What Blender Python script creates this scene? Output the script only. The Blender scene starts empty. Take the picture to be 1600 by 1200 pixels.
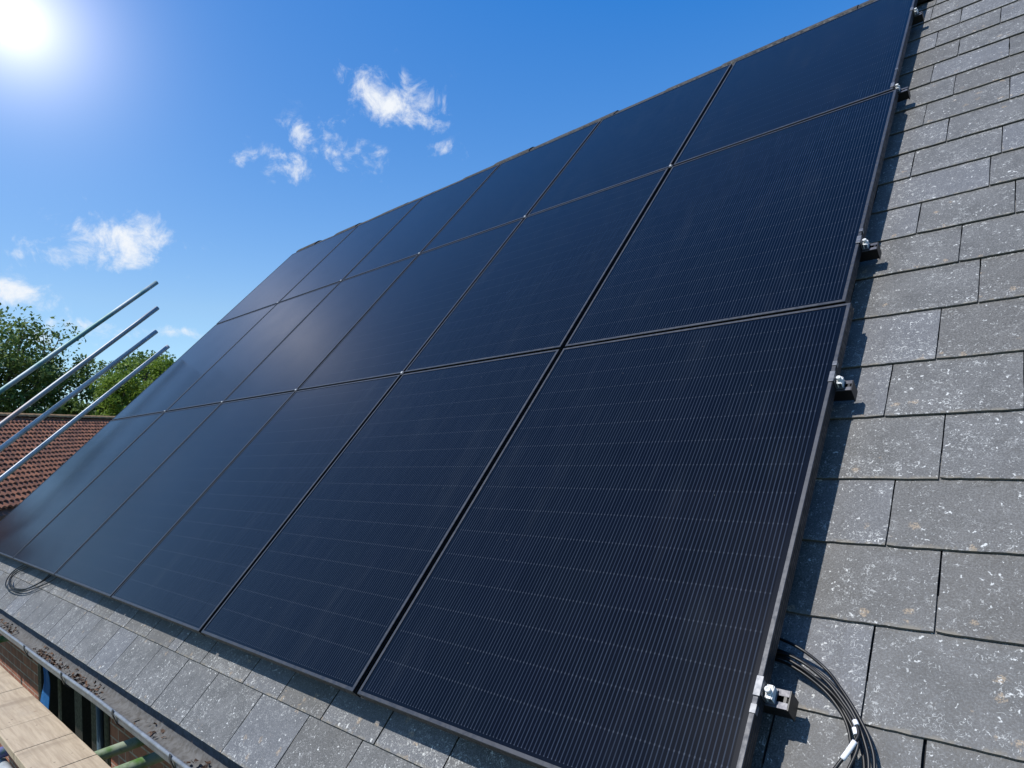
import bpy, bmesh, math, random
from mathutils import Matrix, Vector, Euler
rnd = random.Random(7)
sc = bpy.context.scene
col = sc.collection
PITCH = math.radians(44)
HZ = 2.9                                   # eave height of the array above the ground
# ------------------------------------------------------------------ roof frame -> world
cp, sp = math.cos(PITCH), math.sin(PITCH)
M = Matrix(((1, 0, 0, 0), (0, cp, -sp, 0), (0, sp, cp, HZ), (0, 0, 0, 1)))
# ------------------------------------------------------------------ camera
Rr = ((0.7351189184, 0.4401603040, -0.5156152466), (-0.0894037743, -0.6909786943, -0.7173251768), (-0.6720172177, 0.5734172572, -0.4685995179))
Cc = Vector((0.5768357891, -0.2819929927, 1.3281367275))
cam_d = bpy.data.cameras.new('camera'); cam = bpy.data.objects.new('camera', cam_d); col.objects.link(cam)
r0, r1, r2 = [Vector(r) for r in Rr]
mc = Matrix(((r0.x, -r1.x, -r2.x, Cc.x), (r0.y, -r1.y, -r2.y, Cc.y), (r0.z, -r1.z, -r2.z, Cc.z), (0, 0, 0, 1)))
cam.matrix_world = M @ mc
cam_d.sensor_width = 36; cam_d.lens = 36 * 1029.4585 / 1600
cam_d.clip_start = 0.02; cam_d.clip_end = 2000
sc.camera = cam
# ------------------------------------------------------------------ world
W = bpy.data.worlds.new('World'); sc.world = W; W.use_nodes = True
nt = W.node_tree; nt.nodes.clear(); N = nt.nodes.new; L = nt.links.new
SUN = Vector((-0.18814, -0.45047, 0.87274)).normalized()
sky = N('ShaderNodeTexSky'); sky.sky_type = 'NISHITA'; sky.sun_disc = False
sky.sun_elevation = math.asin(SUN.z); sky.sun_rotation = math.atan2(SUN.x, SUN.y)
sky.air_density = 1.0; sky.dust_density = 0.3; sky.ozone_density = 2.2   # sky colours deepened below
out = N('ShaderNodeOutputWorld'); bg = N('ShaderNodeBackground'); L(bg.outputs[0], out.inputs[0])
SKY_STRENGTH = 0.125
bg.inputs[1].default_value = SKY_STRENGTH
tcw = N('ShaderNodeTexCoord')
def vm(op, a=None, b=None, s=None):
    n = N('ShaderNodeVectorMath'); n.operation = op
    for i, v in enumerate((a, b)):
        if v is None: continue
        if isinstance(v, (tuple, list, Vector)): n.inputs[i].default_value = tuple(v)
        else: L(v, n.inputs[i])
    if s is not None: n.inputs['Scale'].default_value = s
    return n
def ma(op, a, b=None, c=None, clamp=False):
    n = N('ShaderNodeMath'); n.operation = op; n.use_clamp = clamp
    for i, v in enumerate((a, b, c)):
        if v is None: continue
        if isinstance(v, (int, float)): n.inputs[i].default_value = v
        else: L(v, n.inputs[i])
    return n.outputs[0]
D = vm('NORMALIZE', tcw.outputs['Generated']).outputs[0]
# sky colour a little deeper than the raw model
sepc = N('ShaderNodeSeparateColor'); L(sky.outputs[0], sepc.inputs[0])
tt = N('ShaderNodeMapRange'); L(sepc.outputs[1], tt.inputs['Value']); tt.inputs['From Min'].default_value = .212 / .125; tt.inputs['From Max'].default_value = .48 / .125
tp = ma('POWER', tt.outputs[0], .62)
mc_ = N('ShaderNodeMix'); mc_.data_type = 'RGBA'; L(tp, mc_.inputs['Factor']); mc_.inputs['A'].default_value = (.20, 1.0, 1.72, 1); mc_.inputs['B'].default_value = (1.0, 1.2, 1.3, 1)
grd = N('ShaderNodeMix'); grd.data_type = 'RGBA'; grd.blend_type = 'MULTIPLY'; grd.inputs['Factor'].default_value = 1
L(sky.outputs[0], grd.inputs['A']); L(mc_.outputs['Result'], grd.inputs['B'])
skycol = grd.outputs['Result']
# the glare of the sun behind thin air, round its place in the sky
GD = Vector((-0.8602, 0.1666, 0.4819)).normalized()
gdot = vm('DOT_PRODUCT', D, GD).outputs['Value']
ang = ma('ARCCOSINE', ma('MINIMUM', gdot, 0.99999))
def expo(w, amp, pw=1.0):
    t = ma('POWER', ma('DIVIDE', ang, w), pw)
    return ma('MULTIPLY', ma('EXPONENT', ma('MULTIPLY', t, -1)), amp)
glow = ma('ADD', ma('MINIMUM', expo(0.046, 11.0), 8.0), expo(0.42, 0.28))
gc = N('ShaderNodeVectorMath'); gc.operation = 'SCALE'; gc.inputs[0].default_value = (1.15, 1.0, .85); L(glow, gc.inputs['Scale'])
sk2 = vm('ADD', skycol, gc.outputs[0]).outputs[0]
# clouds at their places in the sky
n1 = N('ShaderNodeTexNoise'); n1.inputs['Scale'].default_value = 25; n1.inputs['Detail'].default_value = 9; n1.inputs['Roughness'].default_value = 0.66; n1.inputs['Distortion'].default_value = 0.35; L(D, n1.inputs['Vector'])
n2 = N('ShaderNodeTexNoise'); n2.inputs['Scale'].default_value = 9; n2.inputs['Detail'].default_value = 3; L(D, n2.inputs['Vector'])
wv = vm('SUBTRACT', n2.outputs['Color'], (0.5, 0.5, 0.5)).outputs[0]
wv2 = N('ShaderNodeVectorMath'); wv2.operation = 'SCALE'; L(wv, wv2.inputs[0]); wv2.inputs['Scale'].default_value = 0.022
DW = vm('ADD', D, wv2.outputs[0]).outputs[0]
f = 1029.4585
CL = [((-0.698, 0.5539, 0.4538), 66, 36, 1.0), ((-0.6872, 0.5798, 0.4378), 44, 26, .9), ((-0.8112, 0.4523, 0.3706), 60, 22, .66), ((-0.7557, 0.524, 0.3928), 58, 26, .66),
      ((-0.7836, 0.4673, 0.4093), 36, 18, .58), ((-0.758, 0.5013, 0.4173), 22, 38, .6), ((-0.9204, 0.2822, 0.2705), 66, 34, 1.0), ((-0.9335, 0.2601, 0.2469), 74, 24, .85),
      ((-0.9637, 0.1782, 0.1986), 48, 26, 1.0), ((-0.6639, 0.6366, 0.3923), 52, 13, .45), ((-0.9554, 0.2497, 0.1578), 70, 12, .62), ((-0.9213, 0.3579, 0.1519), 34, 9, .62),
      ((-0.965, 0.2208, 0.1413), 45, 9, .6), ((-0.9543, 0.1723, 0.244), 24, 8, .58), ((-0.91, 0.3203, 0.2633), 50, 10, .52)]
up = Vector((0, 0, 1)); acc = None
for c, w, h, a in CL:
    c = Vector(c).normalized(); ex = c.cross(up).normalized(); ey = ex.cross(c).normalized()
    tl = math.radians(-4 + 8 * (c.y > .4) * -1)
    e1 = ex * math.cos(tl) + ey * math.sin(tl); e2 = ey * math.cos(tl) - ex * math.sin(tl)
    p = vm('SUBTRACT', DW, c).outputs[0]
    q = N('ShaderNodeCombineXYZ')
    L(vm('DOT_PRODUCT', p, tuple(e1 * (f * 1.02 / w))).outputs['Value'], q.inputs[0])
    L(vm('DOT_PRODUCT', p, tuple(e2 * (f * 1.02 / h))).outputs['Value'], q.inputs[1])
    L(vm('DOT_PRODUCT', p, tuple(c * 4)).outputs['Value'], q.inputs[2])
    ln = vm('LENGTH', q.outputs[0]).outputs['Value']
    m = ma('MULTIPLY', ma('EXPONENT', ma('MULTIPLY', ma('MULTIPLY', ln, ln), -0.8)), a)
    acc = m if acc is None else ma('MAXIMUM', acc, m)
dens = ma('ADD', acc, ma('MULTIPLY', ma('SUBTRACT', n1.outputs['Fac'], 0.5), 2.9))
mrr = N('ShaderNodeMapRange'); mrr.interpolation_type = 'SMOOTHSTEP'; L(dens, mrr.inputs['Value'])
mrr.inputs['From Min'].default_value = 0.34; mrr.inputs['From Max'].default_value = 1.35
cm = ma('MULTIPLY', mrr.outputs[0], ma('MINIMUM', ma('MULTIPLY', acc, 4), 1.0))
cmix = N('ShaderNodeMix'); cmix.data_type = 'RGBA'; L(cm, cmix.inputs['Factor']); L(sk2, cmix.inputs['A']); cmix.inputs['B'].default_value = (7.2, 7.5, 7.9, 1)
L(cmix.outputs['Result'], bg.inputs[0])
# ------------------------------------------------------------------ sun
sd = bpy.data.lights.new('sun', 'SUN'); sd.energy = 5.0; sd.angle = math.radians(0.5); sd.color = (1.0, 0.965, 0.91)
so = bpy.data.objects.new('sun', sd); col.objects.link(so); so.rotation_euler = SUN.to_track_quat('Z', 'Y').to_euler(); so.location = (0, 0, 30)
sc.view_settings.view_transform = 'Standard'; sc.view_settings.look = 'None'; sc.view_settings.exposure = 0; sc.view_settings.gamma = 1
sc.cycles.max_bounces = 6; sc.cycles.caustics_reflective = False; sc.cycles.caustics_refractive = False

# ================================================================== materials
def mat(name, base=(.5, .5, .5), rough=.5, metal=0., spec=.5):
    m = bpy.data.materials.new(name); m.use_nodes = True
    b = m.node_tree.nodes['Principled BSDF']
    b.inputs['Base Color'].default_value = (*base, 1); b.inputs['Roughness'].default_value = rough; b.inputs['Metallic'].default_value = metal
    b.inputs['Specular IOR Level'].default_value = spec
    return m, b
class NB:
    def __init__(s, m): s.t = m.node_tree; s.n = s.t.nodes.new; s.l = s.t.links.new
    def put(s, v, inp):
        if v is None: return
        if isinstance(v, (int, float)): inp.default_value = v
        elif isinstance(v, (tuple, list)):
            inp.default_value = tuple(v) if len(v) == len(inp.default_value) else (*v, 1)
        else: s.l(v, inp)
    def m(s, op, a, b=None, c=None, clamp=False):
        n = s.n('ShaderNodeMath'); n.operation = op; n.use_clamp = clamp
        for i, v in enumerate((a, b, c)): s.put(v, n.inputs[i])
        return n.outputs[0]
    def v(s, op, a, b=None, scale=None):
        n = s.n('ShaderNodeVectorMath'); n.operation = op; s.put(a, n.inputs[0]); s.put(b, n.inputs[1])
        if scale is not None: s.put(scale, n.inputs['Scale'])
        return n.outputs['Value'] if op in ('LENGTH', 'DOT_PRODUCT', 'DISTANCE') else n.outputs[0]
    def noise(s, vec, scale, detail=3, rough=.55, dist=0):
        n = s.n('ShaderNodeTexNoise'); s.put(vec, n.inputs['Vector']); n.inputs['Scale'].default_value = scale; n.inputs['Detail'].default_value = detail
        n.inputs['Roughness'].default_value = rough; n.inputs['Distortion'].default_value = dist
        return n
    def vor(s, vec, scale, rnd_=1):
        n = s.n('ShaderNodeTexVoronoi'); s.put(vec, n.inputs['Vector']); n.inputs['Scale'].default_value = scale; n.inputs['Randomness'].default_value = rnd_
        return n
    def ss(s, v, lo, hi, a=0., b=1.):
        n = s.n('ShaderNodeMapRange'); n.interpolation_type = 'SMOOTHSTEP'; s.put(v, n.inputs['Value'])
        n.inputs['From Min'].default_value = lo; n.inputs['From Max'].default_value = hi; n.inputs['To Min'].default_value = a; n.inputs['To Max'].default_value = b
        return n.outputs[0]
    def mix(s, f_, a, b, mode='MIX'):
        n = s.n('ShaderNodeMix'); n.data_type = 'RGBA'; n.blend_type = mode; s.put(f_, n.inputs['Factor']); s.put(a, n.inputs['A']); s.put(b, n.inputs['B'])
        return n.outputs['Result']
    def xyz(s, v):
        n = s.n('ShaderNodeSeparateXYZ'); s.put(v, n.inputs[0]); return n.outputs
    def comb(s, x, y, z):
        n = s.n('ShaderNodeCombineXYZ'); s.put(x, n.inputs[0]); s.put(y, n.inputs[1]); s.put(z, n.inputs[2]); return n.outputs[0]
    def obj(s): return s.n('ShaderNodeTexCoord').outputs['Object']
    def uv(s): return s.n('ShaderNodeTexCoord').outputs['UV']
    def bump(s, h, b, strength=.5, dist=.002):
        n = s.n('ShaderNodeBump'); n.inputs['Strength'].default_value = strength; n.inputs['Distance'].default_value = dist; s.put(h, n.inputs['Height'])
        s.l(n.outputs[0], b.inputs['Normal'])

# --- slate
def slate_mat():
    m, b = mat('slate_stone', rough=.62, spec=.4); k = NB(m)
    geo = k.n('ShaderNodeNewGeometry'); isl = geo.outputs['Random Per Island']
    P0 = k.obj(); off = k.comb(k.m('MULTIPLY', isl, 37.), k.m('MULTIPLY', isl, 91.), 0.)
    P = k.v('ADD', P0, off)
    uvx = k.xyz(k.uv())
    base = k.mix(k.ss(k.noise(P, 9, 5, .65).outputs['Fac'], .3, .7), (.080, .079, .077), (.130, .128, .126))
    base = k.mix(k.m('MULTIPLY', k.ss(isl, .6, 1.), .55), base, (.135, .142, .162))
    base = k.mix(k.ss(isl, .0, .35, .5, 0.), base, (.085, .078, .068))
    fine = k.noise(P, 260, 3, .7).outputs['Fac']
    base = k.mix(k.ss(fine, .38, .66), k.mix(.40, base, (.02, .02, .02)), k.mix(.16, base, (.42, .42, .42)))
    wrp = k.v('SCALE', k.v('SUBTRACT', k.noise(P, 75, 3).outputs['Color'], (.5, .5, .5)), scale=.034)
    PW = k.v('ADD', P, wrp)
    dens = k.m('ADD', k.m('ADD', k.m('MULTIPLY', k.noise(P, 6.5, 4, .6).outputs['Fac'], 1.5), -.26), k.m('MULTIPLY', k.m('SUBTRACT', isl, .5), .12))                       # patches where the flecks crowd
    edge = k.ss(uvx[1], .0, .085, 1., 0.)                         # along the lower edge of each slate
    densE = k.m('ADD', dens, k.m('MULTIPLY', edge, .16))
    # small blobs
    def blobs(vec, scale, r, thr, soft=.05):
        vv = k.vor(vec, scale); cc = k.xyz(vv.outputs['Color'])
        on = k.m('GREATER_THAN', k.m('ADD', cc[0], k.m('MULTIPLY', k.m('SUBTRACT', densE, .5), 1.5)), thr)
        rad = k.m('MULTIPLY', k.m('ADD', k.m('MULTIPLY', cc[1], .8), .35), r)
        d = k.m('SUBTRACT', vv.outputs['Distance'], rad)
        return k.m('MULTIPLY', k.ss(d, -soft, soft, 1., 0.), on)
    w1 = blobs(PW, 60, .21, .60)
    w2 = blobs(k.v('ADD', PW, (3.3, 1.7, 0.)), 135, .26, .50, .08)
    w3 = blobs(k.v('ADD', PW, (5.1, 2.9, 0.)), 26, .16, .92, .03)
    ring = k.noise(P, 58, 1.5, .5, 1.2).outputs['Fac']
    ringm = k.ss(k.m('ABSOLUTE', k.m('SUBTRACT', ring, .5)), .008, .024, 1., 0.)
    ringm = k.m('MULTIPLY', ringm, k.ss(k.m('ADD', k.noise(P, 45, 2).outputs['Fac'], k.m('MULTIPLY', k.m('SUBTRACT', densE, .5), .6)), .565, .63))
    ring2 = k.noise(k.v('ADD', P, (9., 4., 0.)), 95, 1.5, .5, 1.).outputs['Fac']
    ringm2 = k.m('MULTIPLY', k.ss(k.m('ABSOLUTE', k.m('SUBTRACT', ring2, .5)), .010, .03, 1., 0.), k.ss(k.noise(P, 33, 2).outputs['Fac'], .58, .66))
    lich = k.m('MAXIMUM', k.m('MAXIMUM', w1, k.m('MULTIPLY', w2, .6)), k.m('MAXIMUM', w3, k.m('MAXIMUM', k.m('MULTIPLY', ringm, .6), k.m('MULTIPLY', ringm2, .5))))
    colr = k.mix(k.m('MULTIPLY', lich, .85), base, (.56, .56, .54))
    # ochre spots and brown lower rim
    vo = k.vor(k.v('ADD', PW, (8.8, 3., 0.)), 24); oc = k.xyz(vo.outputs['Color'])
    on = k.m('GREATER_THAN', k.m('ADD', oc[0], k.m('MULTIPLY', edge, .35)), .93)
    orange = k.m('MULTIPLY', k.m('MULTIPLY', k.ss(vo.outputs['Distance'], .16, .30, 1., 0.), on), k.ss(fine, .4, .55))
    colr = k.mix(k.m('MULTIPLY', orange, .45), colr, (.46, .33, .20))
    rim = k.m('MULTIPLY', k.ss(uvx[1], .0, .012, 1., 0.), k.ss(k.noise(P, 40, 3).outputs['Fac'], .42, .6))
    colr = k.mix(k.m('MULTIPLY', rim, .7), colr, (.19, .165, .125))
    side = k.ss(uvx[0], -60., -50., 1., 0.)   # cut edges carry UV.x = -90
    stn = k.noise(k.v('MULTIPLY', P, (26., 3.5, 1.)), 1, 4, .6).outputs['Fac']
    colr = k.mix(k.ss(stn, .52, .75, 0., .4), colr, k.mix(.5, colr, (.05, .048, .044)))
    colr = k.mix(side, colr, k.mix(fine, (.05, .045, .04), (.16, .145, .12)))
    k.l(colr, b.inputs['Base Color'])
    hgt = k.m('ADD', k.m('MULTIPLY', k.noise(P, 26, 6, .7).outputs['Fac'], 1.3), k.m('ADD', k.m('MULTIPLY', lich, .25), k.m('MULTIPLY', fine, .5)))
    k.bump(hgt, b, .55, .0028)
    k.l(k.ss(fine, .3, .7, .5, .75), b.inputs['Roughness'])
    return m
M_SLATE = slate_mat()
M_UNDER, _ = mat('roof_underlay', (.018, .018, .02), .9)

def cell_mat():
    m, b = mat('solar_cells', rough=.2, spec=.5); k = NB(m)
    x, v, _z = k.xyz(k.uv())
    PITCHW, PITCHR = 0.0113, 0.0955
    fx = k.m('ABSOLUTE', k.m('SUBTRACT', k.m('FRACT', k.m('DIVIDE', x, PITCHW)), .5))          # 0 at wire centre
    dx = k.m('MULTIPLY', fx, PITCHW)
    fv = k.m('ABSOLUTE', k.m('SUBTRACT', k.m('FRACT', k.m('ADD', k.m('DIVIDE', v, PITCHR), .5)), .5))
    dv = k.m('MULTIPLY', fv, PITCHR)
    wire = k.ss(dx, .0008, .0018, 1., 0.)
    rowl = k.ss(dv, .0006, .0016, 1., 0.)
    dot = k.m('MULTIPLY', k.ss(dx, .0010, .0022, 1., 0.), k.ss(dv, .0016, .0030, 1., 0.))
    fc = k.m('ABSOLUTE', k.m('SUBTRACT', k.m('FRACT', k.m('ADD', k.m('DIVIDE', x, PITCHW * 16), 0.)), .5))
    cell_i = k.m('FLOOR', k.m('DIVIDE', x, PITCHW * 16)); row_i = k.m('FLOOR', k.m('DIVIDE', v, PITCHR))
    wn = k.n('ShaderNodeTexWhiteNoise'); wn.noise_dimensions = '3D'
    oi = k.n('ShaderNodeObjectInfo')
    k.l(k.comb(cell_i, row_i, k.m('MULTIPLY', oi.outputs['Random'], 50.)), wn.inputs['Vector'])
    P = k.obj()
    base = k.mix(wn.outputs['Value'], (.0007, .0014, .0044), (.0012, .0020, .0058))
    base = k.mix(k.ss(k.noise(P, 3.5, 3).outputs['Fac'], .35, .7), base, (.0014, .0024, .0054))
    wv = k.noise(k.v('MULTIPLY', P, (300., 6., 1.)), 1, 2).outputs['Fac']
    wcol = k.mix(k.ss(wv, .3, .7), (.014, .019, .032), (.025, .033, .050))
    c = k.mix(wire, base, wcol)
    c = k.mix(k.m('MULTIPLY', rowl, .03), c, (.03, .036, .055))
    c = k.mix(k.m('MULTIPLY', dot, .26), c, (.105, .12, .15))
    sm = k.noise(k.v('MULTIPLY', k.v('ADD', P, k.comb(k.m('MULTIPLY', oi.outputs['Random'], 31.), 0., 0.)), (9., 1.6, 1.)), 1, 5, .65).outputs['Fac']
    c = k.mix(k.ss(sm, .5, .8, 0., .022), c, (.20, .22, .24))
    spk = k.vor(P, 31); sc3 = k.xyz(spk.outputs['Color'])
    c = k.mix(k.m('MULTIPLY', k.m('MULTIPLY', k.ss(spk.outputs['Distance'], .03, .06, 1., 0.), k.m('GREATER_THAN', sc3[0], .93)), .35), c, (.3, .3, .28))
    k.l(c, b.inputs['Base Color'])
    dust = k.ss(k.noise(P, 2.1, 5, .6).outputs['Fac'], .3, .8, .165, .21)
    k.l(dust, b.inputs['Roughness'])
    b.inputs['Specular IOR Level'].default_value = .125
    k.bump(k.noise(P, 700, 1).outputs['Fac'], b, .05, .0004)
    return m
M_CELL = cell_mat()
M_MARGIN, bb = mat('black_backsheet', (.002, .0035, .008), .2, 0, .14)
def alu_mat(name, base, rough, metal, var=.3):
    m, b = mat(name, base, rough, metal); k = NB(m); P = k.obj()
    n = k.noise(P, 14, 5, .65).outputs['Fac']
    k.l(k.mix(k.ss(n, .3, .7), tuple(c * (1 - var) for c in base), tuple(c * (1 + var) for c in base)), b.inputs['Base Color'])
    k.l(k.ss(k.noise(P, 60, 3).outputs['Fac'], .3, .7, rough * .8, min(1, rough * 1.25)), b.inputs['Roughness'])
    return m
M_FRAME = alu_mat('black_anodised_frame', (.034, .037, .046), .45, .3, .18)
M_SIDE = alu_mat('shaded_frame_side', (.0035, .0035, .004), .5, .1)  # same anodised frame, darker copy: the shade of its sides is in the colour
M_RAIL = alu_mat('black_rail', (.0035, .0035, .004), .5, .1)
M_RAILTOP = alu_mat('grey_rail_top', (.085, .085, .10), .45, .4)  # lips on top of the rail, lighter grey than the bar
M_STEEL = alu_mat('stainless_steel', (.64, .64, .63), .5, .0, .08)
M_CLAMP = alu_mat('grey_clamp', (.13, .135, .15), .42, .5)
M_RUB, _ = mat('black_rubber', (.004, .004, .005), .45)
M_SLEEVE, _ = mat('white_sleeve', (.78, .77, .8), .5)
M_DARK, _ = mat('dark_hollow', (.004, .004, .004), .9)
M_GUT = alu_mat('grey_gutter_plastic', (.17, .185, .205), .38, 0, .25)
def gutter_in():
    m, b = mat('dirty_gutter_bed', rough=.8); k = NB(m); P = k.obj()
    c = k.mix(k.ss(k.noise(P, 40, 6, .7).outputs['Fac'], .35, .7), (.12, .122, .125), (.06, .056, .052))
    k.l(c, b.inputs['Base Color']); return m
M_GUTIN = gutter_in()
M_BRK = alu_mat('black_bracket', (.02, .022, .026), .5, 0)
def leafm():
    m, b = mat('dead_leaf', rough=.8); k = NB(m)
    i = k.n('ShaderNodeNewGeometry').outputs['Random Per Island']
    k.l(k.mix(i, (.02, .012, .009), (.15, .08, .045)), b.inputs['Base Color']); return m
M_LEAFD = leafm()
def brick_mat():
    m, b = mat('red_brick', rough=.85); k = NB(m); P = k.obj(); s = k.xyz(P)
    br = k.n('ShaderNodeTexBrick'); k.l(k.comb(k.m('ADD', s[0], s[1]), s[2], 0.), br.inputs['Vector'])
    br.inputs['Scale'].default_value = 1; br.inputs['Brick Width'].default_value = .225; br.inputs['Row Height'].default_value = .075; br.inputs['Mortar Size'].default_value = .005
    br.inputs['Color1'].default_value = (.26, .085, .048, 1); br.inputs['Color2'].default_value = (.36, .13, .075, 1); br.inputs['Mortar'].default_value = (.42, .33, .27, 1)
    n = k.noise(P, 9, 5, .7).outputs['Fac']
    c = k.mix(k.ss(n, .35, .7), br.outputs['Color'], k.mix(.5, br.outputs['Color'], (.07, .03, .022)))
    k.l(c, b.inputs['Base Color']); k.bump(k.m('SUBTRACT', k.m('MULTIPLY', k.noise(P, 120, 3).outputs['Fac'], .3), br.outputs['Fac']), b, .6, .006)
    return m
M_BRICK = brick_mat()
def wood_mat():
    m, b = mat('scaffold_plank_wood', rough=.72); k = NB(m); P = k.obj()
    ob = k.n('ShaderNodeObjectInfo').outputs['Random']
    P = k.v('ADD', P, k.comb(k.m('MULTIPLY', ob, 13.), k.m('MULTIPLY', ob, 7.), 0.))
    g = k.noise(k.v('MULTIPLY', P, (4., 70., 20.)), 1, 6, .65, .8).outputs['Fac']
    c = k.mix(k.ss(g, .3, .72), (.46, .365, .25), (.33, .25, .165))
    c = k.mix(k.ss(k.noise(P, 6, 4, .6).outputs['Fac'], .5, .78, 0, .55), c, (.30, .24, .175))
    vk = k.vor(P, 7); d = k.m('ADD', vk.outputs['Distance'], k.m('MULTIPLY', k.noise(P, 60, 2).outputs['Fac'], .05))
    c = k.mix(k.m('MULTIPLY', k.ss(d, .07, .12, 1., 0.), .75), c, (.24, .15, .085))
    vs = k.vor(k.v('MULTIPLY', P, (1., 1.2, 0.)), 30); cs = k.xyz(vs.outputs['Color'])
    c = k.mix(k.m('MULTIPLY', k.m('MULTIPLY', k.ss(vs.outputs['Distance'], .1, .2, 1., 0.), k.m('GREATER_THAN', cs[0], .9)), .7), c, (.12, .085, .06))
    st = k.noise(k.v('MULTIPLY', P, (7., 1.2, 1.)), 1, 4, .6, .6).outputs['Fac']
    c = k.mix(k.ss(st, .52, .66, 0., .6), c, (.23, .17, .11))
    k.l(c, b.inputs['Base Color']); k.bump(g, b, .35, .002); return m
M_WOOD = wood_mat()
def tube_mat(name, a, bcol, metal=.2, rough=.5, thr=(.4, .6), sc_=2.5):
    m, b = mat(name, rough=rough, metal=metal); k = NB(m); P = k.obj()
    n = k.noise(P, sc_, 4, .6).outputs['Fac']
    c = k.mix(k.ss(n, *thr), a, bcol)
    c = k.mix(k.ss(k.noise(P, 40, 4, .7).outputs['Fac'], .5, .75, 0, .45), c, tuple(x * .45 for x in a))
    k.l(c, b.inputs['Base Color']); return m
M_GALV = tube_mat('galvanised_tube', (.34, .37, .40), (.50, .52, .54))
M_TEAL = tube_mat('teal_painted_tube', (.13, .27, .26), (.38, .42, .44), .1, .5, (.44, .56), 1.4)
M_RUST = tube_mat('weathered_tube', (.34, .36, .38), (.33, .26, .24), .15, .5, (.5, .72), 1.6)
M_GREEN = tube_mat('green_painted_tube', (.08, .19, .035), (.34, .40, .30), .1, .45, (.38, .58), 6)
M_BLUE, _ = mat('blue_sheeting', (.008, .10, .29), .5)
M_TIMBER = alu_mat('dark_stained_timber', (.02, .014, .011), .6, 0)
M_GLASSD, _ = mat('dark_window_glass', (.006, .007, .009), .08)
def clay_mat():
    m, b = mat('terracotta_tile', rough=.85); k = NB(m); P = k.obj()
    i = k.n('ShaderNodeNewGeometry').outputs['Random Per Island']
    c = k.mix(i, (.12, .045, .024), (.27, .105, .052)); c = k.mix(k.ss(k.noise(P, 1.3, 5, .7).outputs['Fac'], .4, .75, 0, .6), c, (.12, .055, .04))
    c = k.mix(k.ss(k.noise(P, 14, 3, .7).outputs['Fac'], .55, .75, 0, .4), c, (.09, .05, .04))
    k.l(c, b.inputs['Base Color']); return m
M_CLAY = clay_mat()
def ground_mat():
    m, b = mat('grass_and_soil', rough=.95); k = NB(m); P = k.obj()
    c = k.mix(k.ss(k.noise(P, .8, 6, .7).outputs['Fac'], .4, .65), (.045, .09, .02), (.10, .085, .05)); c = k.mix(k.ss(k.noise(P, 30, 4).outputs['Fac'], .3, .7, 0, .5), c, (.02, .05, .01))
    k.l(c, b.inputs['Base Color']); return m
M_GROUND = ground_mat()
def foliage(name, a, b_):
    m, b = mat(name, rough=.55, spec=.3); k = NB(m)
    i = k.n('ShaderNodeNewGeometry').outputs['Random Per Island']
    c = k.mix(i, a, b_)
    k.l(c, b.inputs['Base Color'])
    tr = k.n('ShaderNodeBsdfTranslucent'); k.l(c, tr.inputs['Color']); ad = k.n('ShaderNodeMixShader'); ad.inputs[0].default_value = .38
    o = m.node_tree.nodes['Material Output']; k.l(b.outputs[0], ad.inputs[1]); k.l(tr.outputs[0], ad.inputs[2]); k.l(ad.outputs[0], o.inputs[0])
    return m
M_FOLD = foliage('deep_green_leaves', (.065, .12, .028), (.19, .26, .07))
M_FOLL = foliage('fresh_green_leaves', (.10, .17, .02), (.23, .32, .05))
M_FOLM = foliage('mid_green_leaves', (.07, .13, .025), (.16, .24, .06))
M_BARK, _ = mat('bark', (.07, .055, .04), .9)

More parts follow.
